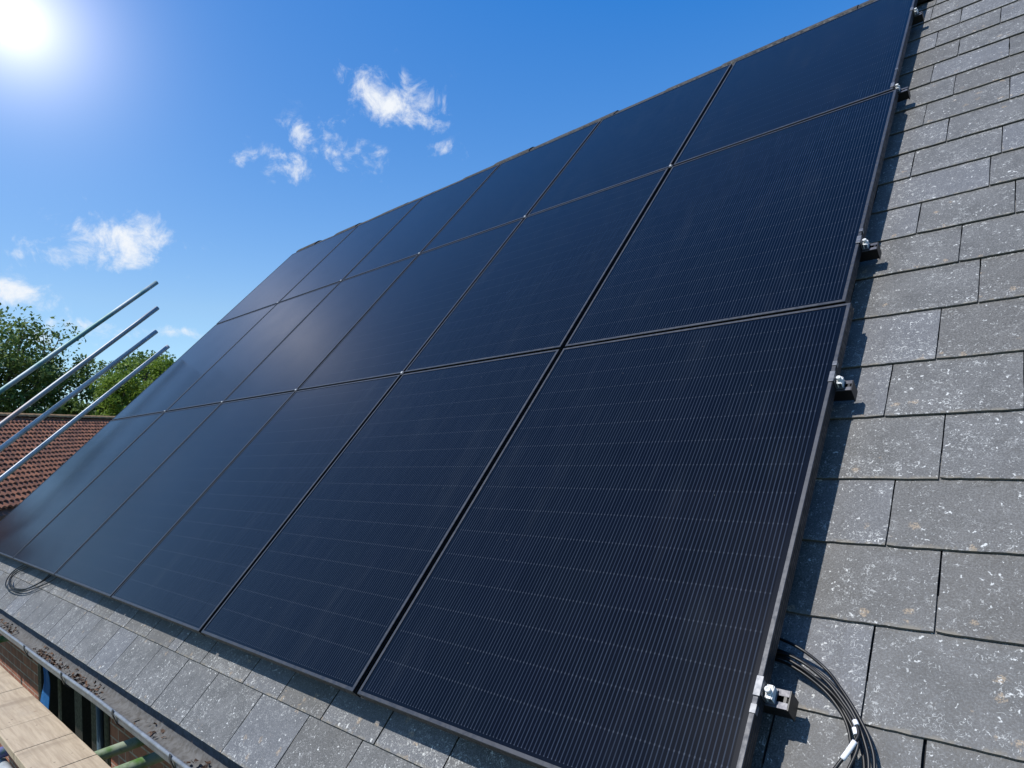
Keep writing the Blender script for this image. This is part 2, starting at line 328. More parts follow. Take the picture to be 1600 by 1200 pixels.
# ================================================================== helpers
class MB:
    """collects geometry, becomes ONE mesh"""
    def __init__(s): s.v = []; s.f = []; s.uv = []; s.mi = []; s.sm = []
    def quad(s, pts, uvs=None, mi=0, smooth=False):
        i = len(s.v); s.v += [tuple(p) for p in pts]; s.f.append(tuple(range(i, i + len(pts)))); s.uv.append(uvs or [(0, 0)] * len(pts)); s.mi.append(mi); s.sm.append(smooth)
    def box(s, a, b, mi=0, mtx=None):
        (x0, y0, z0), (x1, y1, z1) = a, b
        i = len(s.v); P = [(x, y, z) for z in (z0, z1) for y in (y0, y1) for x in (x0, x1)]
        if mtx: P = [tuple(mtx @ Vector(p)) for p in P]
        s.v += P
        for q in ((0, 2, 3, 1), (4, 5, 7, 6), (0, 1, 5, 4), (2, 6, 7, 3), (0, 4, 6, 2), (1, 3, 7, 5)):
            s.f.append(tuple(i + k for k in q)); s.uv.append([(0, 0)] * 4); s.mi.append(mi); s.sm.append(False)
    def rings(s, rings, mi=0, closed_ends=True, smooth=True, loop=True):
        i = len(s.v); n = len(rings[0])
        for r in rings: s.v += [tuple(p) for p in r]
        for a in range(len(rings) - 1):
            for j in range(n if loop else n - 1):
                k2 = (j + 1) % n
                s.f.append((i + a * n + j, i + a * n + k2, i + (a + 1) * n + k2, i + (a + 1) * n + j)); s.uv.append([(0, 0)] * 4); s.mi.append(mi); s.sm.append(smooth)
        if closed_ends:
            for a, rev in ((0, True), (len(rings) - 1, False)):
                q = [i + a * n + j for j in range(n)]
                s.f.append(tuple(reversed(q) if rev else q)); s.uv.append([(0, 0)] * n); s.mi.append(mi); s.sm.append(False)
    def tube(s, pts, r, seg=10, mi=0, ends=True):
        pts = [Vector(p) for p in pts]; R_ = []; prev = None
        for i, p in enumerate(pts):
            t = (pts[min(i + 1, len(pts) - 1)] - pts[max(i - 1, 0)]).normalized()
            u = (prev - t * prev.dot(t)) if prev else t.orthogonal(); u.normalize(); prev = u; w = t.cross(u)
            rr = r[i] if isinstance(r, (list, tuple)) else r
            R_.append([p + (u * math.cos(a) + w * math.sin(a)) * rr for a in (2 * math.pi * j / seg for j in range(seg))])
        s.rings(R_, mi, ends)
    def build(s, name, mats, parent=None, bevel=0):
        me = bpy.data.meshes.new(name); me.from_pydata(s.v, [], s.f)
        for m in (mats if isinstance(mats, (list, tuple)) else [mats]): me.materials.append(m)
        me.polygons.foreach_set('material_index', s.mi); me.polygons.foreach_set('use_smooth', s.sm)
        ul = me.uv_layers.new(name='UVMap'); flat = [c for u in s.uv for p in u for c in p]; ul.data.foreach_set('uv', flat)
        me.update()
        o = bpy.data.objects.new(name, me); col.objects.link(o)
        if parent is not None: o.parent = parent
        if bevel:
            md = o.modifiers.new('bevel', 'BEVEL'); md.width = bevel; md.segments = 2; md.limit_method = 'ANGLE'
        return o
def tag(o, label=None, cat=None, group=None, kind=None):
    if label: o['label'] = label
    if cat: o['category'] = cat
    if group: o['group'] = group
    if kind: o['kind'] = kind
    return o
def empty(name, mtx, label, cat, group=None):
    o = bpy.data.objects.new(name, None); col.objects.link(o); o.matrix_world = mtx; o.empty_display_size = .1
    return tag(o, label, cat, group)
def copy_tree(o, parent=None):
    c = o.copy(); col.objects.link(c)
    if parent is not None: c.parent = parent; c.matrix_parent_inverse = o.matrix_parent_inverse.copy()
    for ch in [x for x in bpy.data.objects if x.parent == o]: copy_tree(ch, c)
    return c
def T(x, y, z): return Matrix.Translation((x, y, z))

# ================================================================== ground
g = MB(); g.quad([(-400, -400, 0), (400, -400, 0), (400, 400, 0), (-400, 400, 0)])
tag(g.build('ground', M_GROUND), kind='structure')

# ================================================================== the house
house = empty('house', T(0, 0, 0), 'red brick house whose steep grey slate roof carries the black solar panels', 'house')
ROOF_L, ROOF_R, RIDGE_V = -7.16, 4.2, 4.70
ZS = -.12                                   # slate plane below the panel faces
EAVE_V = -.30
def rp(x, v, z): return M @ Vector((x, v, z))
ridge_w = rp(0, RIDGE_V, ZS); eave_w = rp(0, EAVE_V, ZS)
roof = MB()
# boarding under the slates, both slopes
def under(y0, z0, y1, z1, th):
    d = Vector((0, y1 - y0, z1 - z0)).normalized(); n = Vector((0, -d.z, d.y)) * th
    if n.z > 0: n = -n
    a = [Vector((ROOF_L + .02, y0, z0)), Vector((ROOF_R, y0, z0)), Vector((ROOF_R, y1, z1)), Vector((ROOF_L + .02, y1, z1))]
    roof.rings([a, [p + n for p in a]], smooth=False)
lo = rp(0, EAVE_V + .03, ZS - .012); hi = rp(0, RIDGE_V - .02, ZS - .012)
under(lo.y, lo.z, hi.y, hi.z, .05)
yb = 2 * hi.y - lo.y
under(yb, lo.z, hi.y + .002, hi.z, .05)
roof_o = roof.build('roof', M_UNDER, house)

# slates --------------------------------------------------------------
EXPO = .2175
courses = [(-.30, .215)]                    # (tail v, exposure)
v = -.085; courses.append((v, .175)); v = .09; courses.append((v, .215)); v = .305
for e in (.217, .204, .203, .221, .217, .236, .225, .2175, .2105, .2150): courses.append((v, e)); v += e
while v < RIDGE_V - .04: courses.append((v, .2140)); v += .2140
known = {0: [-2.733, -2.43, -2.14, -1.777, -1.459, -1.16], 1: [-2.664, -2.573, -2.314, -1.93, -1.669, -1.388, -1.10],
         3: [-.14, .149, .437], 4: [-.05, .261, .52], 5: [-.12, .15, .44], 6: [-.05, .245, .53], 7: [-.2, .102, .41], 8: [-.07, .211, .5], 9: [-.06, .303, .6],
         10: [-.07, .246, .53], 11: [-.2, .110, .39], 12: [-.06, .317, .58], 13: [.057, .35, .62], 14: [-.1, .166, .45], 15: [-.2, .07, .37], 16: [-.1, .17, .46], 17: [.07, .366, .65],
         18: [-.1, .168, .45], 19: [-.2, .063, .33], 20: [-.1, .159, .4]}
sl = MB()
def slate(x0, x1, v0, ex, near):
    th = rnd.uniform(.0036, .0048); g_ = rnd.uniform(.0012, .0022) if v0 > .2 else rnd.uniform(.0022, .0032)
    x0 += g_; x1 -= g_
    L_ = ex + .09
    tail = ZS + .0048 + rnd.uniform(0, .0015); head = ZS - .0045
    n = 14 if near else 4
    jm = .3 if v0 < 0 else 1.
    sk = rnd.uniform(-.0012, .0012) * jm; dv = rnd.uniform(-.0010, .0010) * jm
    low, ph = [], rnd.uniform(0, 9)
    for i in range(n + 1):
        t = i / n; x = x0 + (x1 - x0) * t
        j = rnd.uniform(-.0009, .0009) if near else rnd.uniform(-.001, .001)
        if i in (0, n): j += .0025 * rnd.random()
        j *= jm
        low.append((x, v0 + dv + sk * (t - .5) * 2 + j + .0004 * jm * math.sin(ph + 7 * t)))
    def zt(vv): return tail + (head - tail) * (vv - v0) / L_
    # side wobble
    ns = 5 if near else 1
    right = [(x1 + rnd.uniform(-.0009, .0009), v0 + L_ * (i / ns)) for i in range(1, ns + 1)]
    left = [(x0 + rnd.uniform(-.0009, .0009), v0 + L_ * (i / ns)) for i in range(ns, 0, -1)]
    loop = low + right + left
    top = [(x, vv, zt(vv)) for x, vv in loop]; bev = .0012
    uvo = [(x, max(0, vv - v0)) for x, vv in loop]
    b = len(sl.v); sl.v += top; m = len(top)
    sl.f.append(tuple(range(b, b + m))); sl.uv.append(uvo); sl.mi.append(0); sl.sm.append(False)
    b2 = len(sl.v); sl.v += [(x + rnd.uniform(-.0006, .0006), vv - (.0012 if i <= n else 0), z - th) for i, (x, vv, z) in enumerate(top)]
    for i in range(m):
        j = (i + 1) % m
        if n + ns <= i < n + ns + 1: continue
        sl.f.append((b + i, b2 + i, b2 + j, b + j)); sl.uv.append([(-90, 0)] * 4); sl.mi.append(0); sl.sm.append(False)
for ci, (v0, ex) in enumerate(courses):
    if ci == len(courses) - 1: ex = min(ex, RIDGE_V - .02 - v0)
    js = list(known.get(ci, []))
    if not js: js = [rnd.uniform(-.2, .05)]
    x = js[-1]
    while x < ROOF_R: x += rnd.uniform(.25, .31); js.append(min(x, ROOF_R))
    x = js[0]
    while x > ROOF_L: x -= rnd.uniform(.25, .31); js.insert(0, max(x, ROOF_L))
    for a, b in zip(js, js[1:]):
        if b - a < .03: continue
        near = (a > -.3 and a < .9) or (ci < 3 and a > -4.5 and a < .5)
        if -6.6 < a < -.6 and 3 < ci < 19: 
            continue                       # wholly under the panels
        slate(a, b, v0, ex, near)
        if ci == 0: slate(a + .13, b + .13, v0 + .004, ex - .08, near) if False else None
# double eaves course below
sls = sl.build('slate', M_SLATE, None); sls.name = 'slate_covering'; sls.parent = roof_o
sls.matrix_world = M
sl = MB()
x = ROOF_L
while x < ROOF_R - .3:
    w_ = rnd.uniform(.25, .3)
    th = .006
    sl.box((x + .001, EAVE_V + .004, ZS - .0075), (x + w_ - .001, EAVE_V + .15, ZS - .0015)); x += w_
ec = sl.build('eaves_course', M_SLATE, roof_o); ec.matrix_world = M
for o_ in (ec,):
    for l_ in o_.data.uv_layers[0].data: l_.uv = (-90, 0)
# ridge tiles
rg = MB(); x = ROOF_L + .03; i = 0
rv = ridge_w
while x < ROOF_R:
    w_ = .45; dz = rnd.uniform(-.006, .006); ty = rnd.uniform(-.006, .006)
    prof = []
    prof.append((-.17, -.20))
    for t in range(-4, 5):
        a = t / 4 * 1.0
        yy = math.sin(a) * .155 * (1.05 if abs(t) == 4 else 1); zz = math.cos(a) * .135 - .145
        prof.append((yy, zz))
    prof.append((.17, -.20))
    lift = .012 if i % 1 == 0 else 0
    R1 = [Vector((x, rv.y + y + ty, rv.z + .086 + z + dz)) for y, z in prof] + [Vector((x, rv.y + y * .9 + ty, rv.z + .086 + z - .018 + dz)) for y, z in reversed(prof)]
    R2 = [p + Vector((w_ - .006, 0, rnd.uniform(-.004, .004))) for p in R1]
    rg.rings([R1, R2], smooth=False)
    x += w_; i += 1
M_RIDGE = alu_mat('dark_ridge_tile', (.026, .025, .024), .8, 0, .45)
rg.build('ridge_tiles', M_RIDGE, roof_o)
# pale mortar verge strip at the gable end
vg = MB(); vg.box((ROOF_L - .012, EAVE_V + .02, ZS - .05), (ROOF_L + .012, RIDGE_V, ZS - .006))
vo_ = vg.build('verge', alu_mat('verge_mortar', (.42, .41, .38), .9, 0), roof_o); vo_.matrix_world = M

# walls ---------------------------------------------------------------
WY = eave_w.y + .25; WT = eave_w.z - .075; WB = 0.0; DEP = yb - .25
def wallbox(x0, x1, z0, z1): wl.box((x0, WY, z0), (x1, WY + .25, z1))
wl = MB()
OPX0, OPX1 = -5.49, -3.86
wallbox(-6.98, OPX0, WB, WT); wallbox(OPX1, 4.0, WB, WT)
wl.box((-6.98, WY + .25, WB), (-6.75, yb - .3, WT)); wl.box((3.77, WY + .25, WB), (4.0, yb - .3, WT)); wl.box((-6.98, yb - .3, WB), (4.0, yb - .05, WT))
# gable triangles
for gx0, gx1 in ((-6.98, -6.75), (3.77, 4.0)):
    ym = rv.y; zt_ = rv.z - .16; y0_, y1_ = WY + .02, 2 * rv.y - WY - .02
    tri = [Vector((gx0, y0_, WT)), Vector((gx0, y1_, WT)), Vector((gx0, ym, zt_))]
    wl.rings([tri, [p + Vector((gx1 - gx0, 0, 0)) for p in tri]], smooth=False)
wl.build('wall', M_BRICK, house)
wn_ = MB()   # dark opening with timber posts
wn_.box((OPX0, WY + .10, WT - 2.15), (OPX1, WY + .14, WT))
win = wn_.build('window', M_GLASSD, house)
fr = MB()
for xx, w_ in ((-5.49, .09), (-4.95, .09), (-4.55, .16), (-4.2, .10), (-3.95, .09)): fr.box((xx, WY - .005, WT - 2.15), (xx + w_, WY + .10, WT - .001))
fr.box((-5.40, WY + .012, WT - .08), (-3.95, WY + .09, WT - .002))
fr.build('frame', M_TIMBER, win)
# soffit and fascia
fa = MB(); fa.box((ROOF_L + .03, eave_w.y + .045, eave_w.z - .19), (ROOF_R - .02, eave_w.y + .066, eave_w.z - .035))
fa.box((ROOF_L + .03, eave_w.y + .067, eave_w.z - .185), (ROOF_R - .02, WY - .001, eave_w.z - .172))
fa.build('fascia', alu_mat('dark_fascia', (.03, .033, .037), .55, 0), house)
# gutter: trough with rolled front rim
GY0, GY1 = eave_w.y + .042, eave_w.y - .078
GZ = eave_w.z - .040
gt = MB()
gx0, gx1 = ROOF_L - .05, ROOF_R
prof = [(GY0, GZ + .004), (GY0 - .004, GZ - .040), (GY0 - .022, GZ - .062), ((GY0 + GY1) / 2, GZ - .070), (GY1 + .022, GZ - .062), (GY1 + .004, GZ - .040), (GY1, GZ)]
ins = [(y * .97 + (GY0 + GY1) / 2 * .03, z + .0035) for y, z in prof]
nseg = 24; xs = [gx0 + (gx1 - gx0) * i / nseg for i in range(nseg + 1)]
def sag(x): return .004 * math.sin(x * 1.7) + .003 * math.sin(x * 4.1 + 1)
gt.rings([[Vector((x, y, z + sag(x))) for y, z in prof] for x in xs], 0, False, True, loop=False)
gt.rings([[Vector((x, y, z + sag(x))) for y, z in reversed(ins)] for x in xs], 1, False, True, loop=False)
gt.tube([(x, GY1 - .003, GZ + .001 + sag(x)) for x in xs], .0075, 10, 0)
for xx in (gx0, gx1): gt.quad([(xx, y, z) for y, z in prof])
gut = gt.build('gutter', [M_GUT, M_GUTIN], house)
for xx in (-6.9, -6.1, -5.3, -4.18, -3.4, -2.62, -2.0, -1.2, -.4, .4, 1.2, 2.0, 2.8, 3.6):
    bk = MB(); w_ = .026 if int(xx * 10) % 2 else .018
    pts = [(GY1 - .012, GZ + .012), (GY1 - .014, GZ - .006)] + [(y - .004 if y < (GY0 + GY1) / 2 else y + .004, z - .006) for y, z in reversed(prof[:-1])]
    o1 = [Vector((xx, y, z + sag(xx))) for y, z in pts]; o2 = [Vector((xx, y + .003 * (1 if y < (GY0 + GY1) / 2 else -1), z + .003 + sag(xx))) for y, z in reversed(pts)]
    bk.rings([o1 + o2, [p + Vector((w_, 0, 0)) for p in o1 + o2]], smooth=False)
    bk.build('bracket', M_BRK, gut)
# downpipe
dp = MB(); dp.tube([(-3.90, WY - .04, WT - .01), (-3.90, WY - .04, WT - 1.2), (-3.90, WY - .04, .1)], .018, 14)
dp.build('downpipe', tube_mat('blue_grey_pipe', (.045, .07, .09), (.07, .10, .125), 0, .4), house)

# dead leaves lying in the gutter
lf = MB()
def leaf(c, s):
    q = Euler((rnd.uniform(-.8, .8), rnd.uniform(-.8, .8), rnd.uniform(0, 6.28))).to_matrix()
    n = 5; cu = rnd.uniform(.2, .7) * s
    A_ = [Vector((math.cos(t) * s * rnd.uniform(.7, 1.1), math.sin(t) * s * .6 * rnd.uniform(.7, 1.1), cu * abs(math.cos(t)) ** 2)) for t in (6.28 * j / n for j in range(n))]
    i = len(lf.v); lf.v += [tuple(c + q @ p) for p in A_] + [tuple(c + q @ Vector((0, 0, 0)))]
    for j in range(n): lf.f.append((i + j, i + (j + 1) % n, i + n)); lf.uv.append([(0, 0)] * 3); lf.mi.append(0); lf.sm.append(False)
for k_ in range(1000):
    x = rnd.uniform(-7, 1.)
    if math.sin(x * 3.1) + .6 * math.sin(x * 7.7 + 2) + rnd.uniform(-.6, .6) < -.15: continue
    y = rnd.gauss((GY0 + GY1) / 2 + .006, .020); y = min(max(y, GY1 + .016), GY0 - .016)
    leaf(Vector((x, y, GZ - .056 + rnd.uniform(0, .016))), rnd.uniform(.006, .017))
tag(lf.build('leaf_litter', M_LEAFD), 'brown crumpled dead leaves lying along the grey gutter', 'leaf litter', kind='stuff')

# ================================================================== solar panels
VR = [(0.0, 1.541), (1.555, 3.096), (3.110, 4.531)]
US = [(-.0, ), ]
colb = [None, -1.1580, -2.2600, -3.3790, -4.4840, -5.6390, -7.1100]
GAPC = .024
right = [-.006, -.024, -.042]
rows_t = ['bottom', 'middle', 'top']; cols_t = ['first', 'second', 'third', 'fourth', 'fifth', 'sixth']
def panel(x0, x1, v0, v1, r, c):
    w, h = x1 - x0, v1 - v0
    lab = 'black solar panel in the %s row, %s from the right beside bare slates' % (rows_t[r], cols_t[c])
    if c == 0: lab = 'black solar panel at the right end of the %s row next to the clamps' % rows_t[r]
    if c == 5: lab = 'black solar panel at the far left end of the %s row' % rows_t[r]
    e = empty('solar_module', M @ T(x0 + rnd.uniform(-.001, .001), v0, rnd.uniform(-.0012, .0012)), lab, 'solar panel', 'black solar panels in three rows on the slate roof')
    F = .0105; dep = .036
    fr = MB()
    o = [(0, 0), (w, 0), (w, h), (0, h)]; i_ = [(F, F), (w - F, F), (w - F, h - F), (F, h - F)]
    bv = .0011
    ob = [(bv, bv), (w - bv, bv), (w - bv, h - bv), (bv, h - bv)]
    def ring(a, za, b, zb, mi):
        for k2 in range(4):
            j = (k2 + 1) % 4
            fr.quad([(*a[k2], za), (*a[j], za), (*b[j], zb), (*b[k2], zb)], mi=mi)
    ring(ob, 0, i_, 0, 0)
    ring(o, -bv, ob, 0, 0)
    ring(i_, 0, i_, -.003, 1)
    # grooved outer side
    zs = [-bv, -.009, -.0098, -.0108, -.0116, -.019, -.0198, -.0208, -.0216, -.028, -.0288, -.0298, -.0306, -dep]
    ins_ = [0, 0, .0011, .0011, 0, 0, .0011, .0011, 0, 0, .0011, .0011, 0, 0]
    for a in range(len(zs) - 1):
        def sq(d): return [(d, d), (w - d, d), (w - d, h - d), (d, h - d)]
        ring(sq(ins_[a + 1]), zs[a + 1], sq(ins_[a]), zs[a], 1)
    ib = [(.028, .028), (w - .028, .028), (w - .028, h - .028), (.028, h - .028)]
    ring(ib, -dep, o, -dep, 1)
    if c < 5: fr.box((-GAPC + .001, 0, -dep), (.001, h, -dep + .002), 1)  # added strip across the column gap, stops sunlight leaking onto the slates
    if r < 2: fr.box((-.02, h - .001, -dep), (w - .001, h + .0125, -dep + .002), 1)  # likewise added across the row gap to block the sun
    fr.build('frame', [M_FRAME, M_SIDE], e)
    gl = MB(); mg = .016; z = -.0016
    # backsheet margin around the cell field, same sheet of glass
    a_ = [(F - .0005, F - .0005), (w - F + .0005, F - .0005), (w - F + .0005, h - F + .0005), (F - .0005, h - F + .0005)]
    cw = .0113 * int((w - 2 * F - .014) / .0113) if True else 0
    mx = (w - cw) / 2; my = F + .009
    b_ = [(mx, my), (w - mx, my), (w - mx, h - my), (mx, h - my)]
    for k2 in range(4):
        j = (k2 + 1) % 4
        gl.quad([(*a_[k2], z), (*a_[j], z), (*b_[j], z), (*b_[k2], z)], mi=1)
    gl.quad([(*p, z) for p in b_], [(0, 0), (cw, 0), (cw, h - 2 * my), (0, h - 2 * my)], 0)
    gl.quad([(*p, z - .006) for p in reversed(a_)], mi=1)
    gl.build('glass', [M_CELL, M_MARGIN], e)
for r, (v0, v1) in enumerate(VR):
    for c in range(6):
        x1 = right[r] if c == 0 else colb[c] - GAPC / 2 * (1 if c < 3 else .8)
        x0 = colb[c + 1] + (GAPC / 2 * (1 if c < 2 else .8) if c < 5 else 0)
        panel(x0, x1, v0, v1, r, c)

# rails ---------------------------------------------------------------
RV = [.283, 1.202, 1.896, 3.153, 4.105]
rl = ['lowest', 'second lowest', 'middle', 'second highest', 'highest']
RXE = [.038, .032, .020, .006, -.006]
for i, vv in enumerate(RV):
    e = empty('mounting_rail', M @ T(0, vv, -.037), '%s black mounting rail, its open end sticking out beside the panels' % rl[i], 'mounting rail', 'rails under the solar panels')
    b = MB(); x0, x1 = -7.02, RXE[i]; hw, hh, t = .0185, .042, .0028
    b.box((x0, -hw, -hh), (x1, hw, -hh + t)); b.box((x0, -hw, -hh + t), (x1, -hw + t, -t)); b.box((x0, hw - t, -hh + t), (x1, hw, -t))
    b.box((x0, -hw + t, -hh * .55), (x1, hw - t, -hh * .55 + .002))
    b.box((x0, -hw - .001, -t), (x1, -.0065, 0), 1); b.box((x0, .0065, -t), (x1, hw + .001, 0), 1)
    b.build('rail_bar', [M_RAIL, M_RAILTOP], e)
    pc = MB(); pc.box((x1 - .010, -.0063, -.0165), (x1 - .004, .0063, -.0008)); pc.box((x1 - .004, -hw + t, -hh + t), (x1 - .003, hw - t, -t - .0015))
    pc.box((x1, -hw - .002, -hh - .004), (x1 + .0025, hw + .002, -.001))
    pc.build('end_cap', M_RUB, e)
    for hx in (-6.4, -5.2, -4.0, -2.8, -1.6, -.55):
        hk = MB(); hk.box((hx, -.05, -.078), (hx + .05, .02, -.0725)); hk.box((hx + .01, -.03, -.0724), (hx + .04, -.02, -hh - .0005)); hk.build('roof_hook', M_STEEL, e)
# end clamps
def clamp(vv, xf, lab):
    e = empty('end_clamp', M @ T(xf, vv, -.036), lab, 'end clamp', 'end clamps along the right edge of the array')
    b = MB()                                        # z bracket: foot on rail, wall up the frame, lip over the frame face
    b.box((.002, -.016, .0015), (.022, .016, .0045)); b.box((.0008, -.016, .0045), (.0035, .016, .0365)); b.box((-.011, -.021, .0372), (.0035, .021, .0397))
    b.build('bracket', M_CLAMP, e, .0006)
    c = MB(); c.box((.0065, -.014, .0047), (.0085, .014, .023)); c.box((.0180, -.014, .0047), (.020, .014, .019)); c.box((.0086, -.0145, .019), (.0179, .0145, .0215)); 
    c.build('saddle', M_STEEL, e, .0005)
    d = MB(); s_ = 18
    def rg_(r_, z): return [Vector((.0125 + r_ * math.cos(6.2832 * j / s_), r_ * math.sin(6.2832 * j / s_), z)) for j in range(s_)]
    d.rings([rg_(.0085, .0216), rg_(.0085, .0238)], closed_ends=True)
    d.rings([rg_(.0062, .0239), rg_(.0066, .0325), rg_(.0056, .0338), rg_(.0030, .0338), rg_(.0028, .0300)], closed_ends=True)
    d.build('bolt', M_STEEL, e)
    return e
cl_l = ['lowest silver bolted end clamp, just above the black cable bundle', 'second silver end clamp from the bottom, below the lower panel seam', 'middle silver end clamp, just above the lower panel seam',
        'fourth silver end clamp up, at the upper panel seam', 'topmost silver end clamp near the top of the picture']
for i, vv in enumerate(RV): clamp(vv, [right[0], right[0], right[1], right[2], right[2]][i], cl_l[i])
# small clips on the frame edge
for i, (vv, xf, lab) in enumerate([(.236, right[0], 'small grey clip on the frame edge just below the lowest end clamp'), (1.258, right[0], 'small grey clip on the frame edge above the second end clamp'), (3.33, right[2], 'small clip on the frame edge of the top right panel'), (1.955, right[1], 'small clip on the frame edge above the middle end clamp')]):
    b = MB(); b.box((-.010, -.009, 0.0008), (.0018, .009, .0024)); b.box((.0006, -.009, -.012), (.0018, .009, .0008)); o = b.build('frame_clip', M_CLAMP); o.matrix_world = M @ T(xf, vv, 0)
    tag(o, lab, 'clip', 'clips on the right frame edge')
# mid clamps at the seams
seam = [('lower', 1.548), ('upper', 3.103)]
nth = ['first', 'second', 'third', 'fourth', 'fifth']
for nm, vv in seam:
    for c in range(1, 6):
        if nm == 'lower' and c == 1: continue
        b = MB(); b.box((-.010, -.011, .0008), (.010, .011, .0030)); b.box((-.004, -.0035, -.034), (.004, .0035, .0007))
        o1 = empty('mid_clamp', M @ T(colb[c], vv, 0), 'silver mid clamp where four panels meet on the %s seam, %s from the right' % (nm, nth[c - (2 if nm == 'lower' else 1)]), 'mid clamp', 'mid clamps where four panels meet')
        b.build('plate', M_CLAMP, o1, .0005)
        d = MB(); d.rings([[Vector((r_ * math.cos(.7854 * j), r_ * math.sin(.7854 * j), z)) for j in range(8)] for r_, z in ((.006, .0037), (.006, .0085))], closed_ends=True); d.build('bolt', M_STEEL, o1)

# ================================================================== cables
def catmull(P, n=8):
    P = [Vector(p) for p in P]; out_ = []
    for i in range(len(P) - 1):
        a, b, c, d = P[max(i - 1, 0)], P[i], P[i + 1], P[min(i + 2, len(P) - 1)]
        for k2 in range(n):
            t = k2 / n
            out_.append(.5 * ((2 * b) + (-a + c) * t + (2 * a - 5 * b + 4 * c - d) * t * t + (-a + 3 * b - 3 * c + d) * t ** 3))
    out_.append(P[-1]); return out_
CB = {'a': [(-.16, .47), (-.037, .439), (.023, .42), (.074, .393), (.111, .355), (.147, .311), (.175, .266), (.187, .222), (.185, .15), (.15, .05), (.05, -.01)],
 'b': [(-.16, .43), (-.031, .409), (.024, .394), (.07, .376), (.11, .345), (.142, .308), (.166, .263), (.178, .219), (.177, .15), (.14, .06), (.04, .01)],
 'c': [(-.16, .41), (-.029, .402), (.023, .382), (.065, .364), (.101, .337), (.128, .303), (.155, .262), (.169, .217), (.17, .15), (.13, .07), (.03, .02)],
 'd': [(-.16, .40), (-.026, .387), (.025, .373), (.074, .349), (.107, .321), (.129, .290), (.142, .252), (.151, .213), (.155, .15), (.12, .08), (.02, .04)],
 'e': [(-.16, .39), (-.028, .397), (.029, .388), (.085, .36), (.124, .322), (.146, .295), (.157, .272), (.152, .250), (.134, .211), (.112, .18), (.06, .16)],
 'f': [(-.16, .38), (-.027, .390), (.024, .380), (.078, .355), (.116, .324), (.140, .294), (.153, .268), (.158, .245), (.147, .205), (.13, .16), (.07, .12)]}
cz = dict(a=-.098, b=-.094, c=-.102, d=-.100, e=-.086, f=-.091)
cl = dict(a='black cable, outermost of the bundle curving over the slates', b='black cable second from the outside of the bundle on the slates', c='black cable in the middle of the bundle on the slates', d='innermost black cable of the bundle on the slates',
          e='black cable with two white sleeves turning back under the panel', f='black cable with one short white sleeve crossing the bundle')
sleeves = {'e': [(.40, .47), (.62, .80)], 'f': [(.50, .56)]}
for k_, pts in CB.items():
    P3 = [(x, v_, cz[k_] + (.012 if i < 3 else .004 * math.sin(i + ord(k_))) * (1 if i < 9 else .2)) for i, (x, v_) in enumerate(pts)]
    e = empty('solar_cable', M.copy(), cl[k_], 'cable', 'black cables coming out from under the right panel edge')
    path = catmull(P3)
    b = MB(); b.tube(path, .0034, 10); b.build('cable_jacket', M_RUB, e)
    for (t0, t1) in ({'e': [(5.05, 5.45), (6.95, 7.9)], 'f': [(5.55, 6.05)]}.get(k_, [])):
        seg = path[int(t0 * 8):int(t1 * 8) + 1]
        b = MB(); b.tube(seg, .0050, 12); b.build('sleeve', M_SLEEVE, e)
# loop of cable at the eave
LP = [[(-5.45, .05), (-5.60, -.01), (-5.70, -.07), (-5.66, -.125), (-5.52, -.157), (-5.33, -.165), (-5.12, -.14), (-5.0, -.08), (-4.93, -.02), (-4.9, .06)],
      [(-5.5, .05), (-5.64, -.0), (-5.745, -.07), (-5.70, -.135), (-5.54, -.172), (-5.32, -.176), (-5.09, -.15), (-4.93, -.09), (-4.80, -.03), (-4.7, .05)],
      [(-5.38, .05), (-5.50, -.01), (-5.62, -.06), (-5.60, -.11), (-5.45, -.145), (-5.25, -.155), (-5.06, -.125), (-4.96, -.07), (-4.9, -.02), (-4.86, .06)]]
ll = ['innermost', 'outermost', 'middle']; ll = ['middle loop of black cable', 'widest loop of black cable', 'tightest loop of black cable']
for i, pts in enumerate(LP):
    P3 = [(x, v_, -.098 + .006 * i + .006 * math.sin(j * 1.3 + i)) for j, (x, v_) in enumerate(pts)]
    b = MB(); b.tube(catmull(P3), .0046, 8); o = b.build('looped_cable', M_RUB); o.matrix_world = M
    tag(o, ll[i] + ' hanging out below the far panels', 'cable', 'loops of cable at the eave')

# ================================================================== scaffold
def hollow(p0, p1, r=.0242, t=.0036, seg=20):
    b = MB(); p0, p1 = Vector(p0), Vector(p1); d = (p1 - p0).normalized(); u = d.orthogonal().normalized(); w = d.cross(u)
    n = 12; pts = [p0 + (p1 - p0) * i / n for i in range(n + 1)]
    def rg(p, rr): return [p + (u * math.cos(a) + w * math.sin(a)) * rr for a in (2 * math.pi * j / seg for j in range(seg))]
    b.rings([rg(p, r) for p in pts] + [rg(p1, r - t), rg(p1 - d * .25, r - t)], 0, False)
    b.rings([rg(p0 + d * .25, r - t), rg(p0, r - t), rg(p0, r)], 0, False)
    b.quad(list(reversed(rg(p1 - d * .249, r - t))), mi=0)
    return b
def zz(z): return z + HZ
PO = [((-7.42, .244, 1.402), (-7.42, 1.712, 2.657), M_TEAL, 'topmost scaffold rail left of the array, streaked with teal paint'),
      ((-7.42, .239, 1.072), (-7.42, 1.712, 2.360), M_RUST, 'second scaffold rail from the top, weathered brownish towards its end'),
      ((-7.42, .251, .855), (-7.42, 1.690, 2.086), M_GALV, 'third scaffold rail from the top, dull galvanised steel'),
      ((-7.42, .560, .833), (-7.42, 1.812, 1.920), M_GALV, 'lowest scaffold rail, shiny galvanised, closest to the panels')]
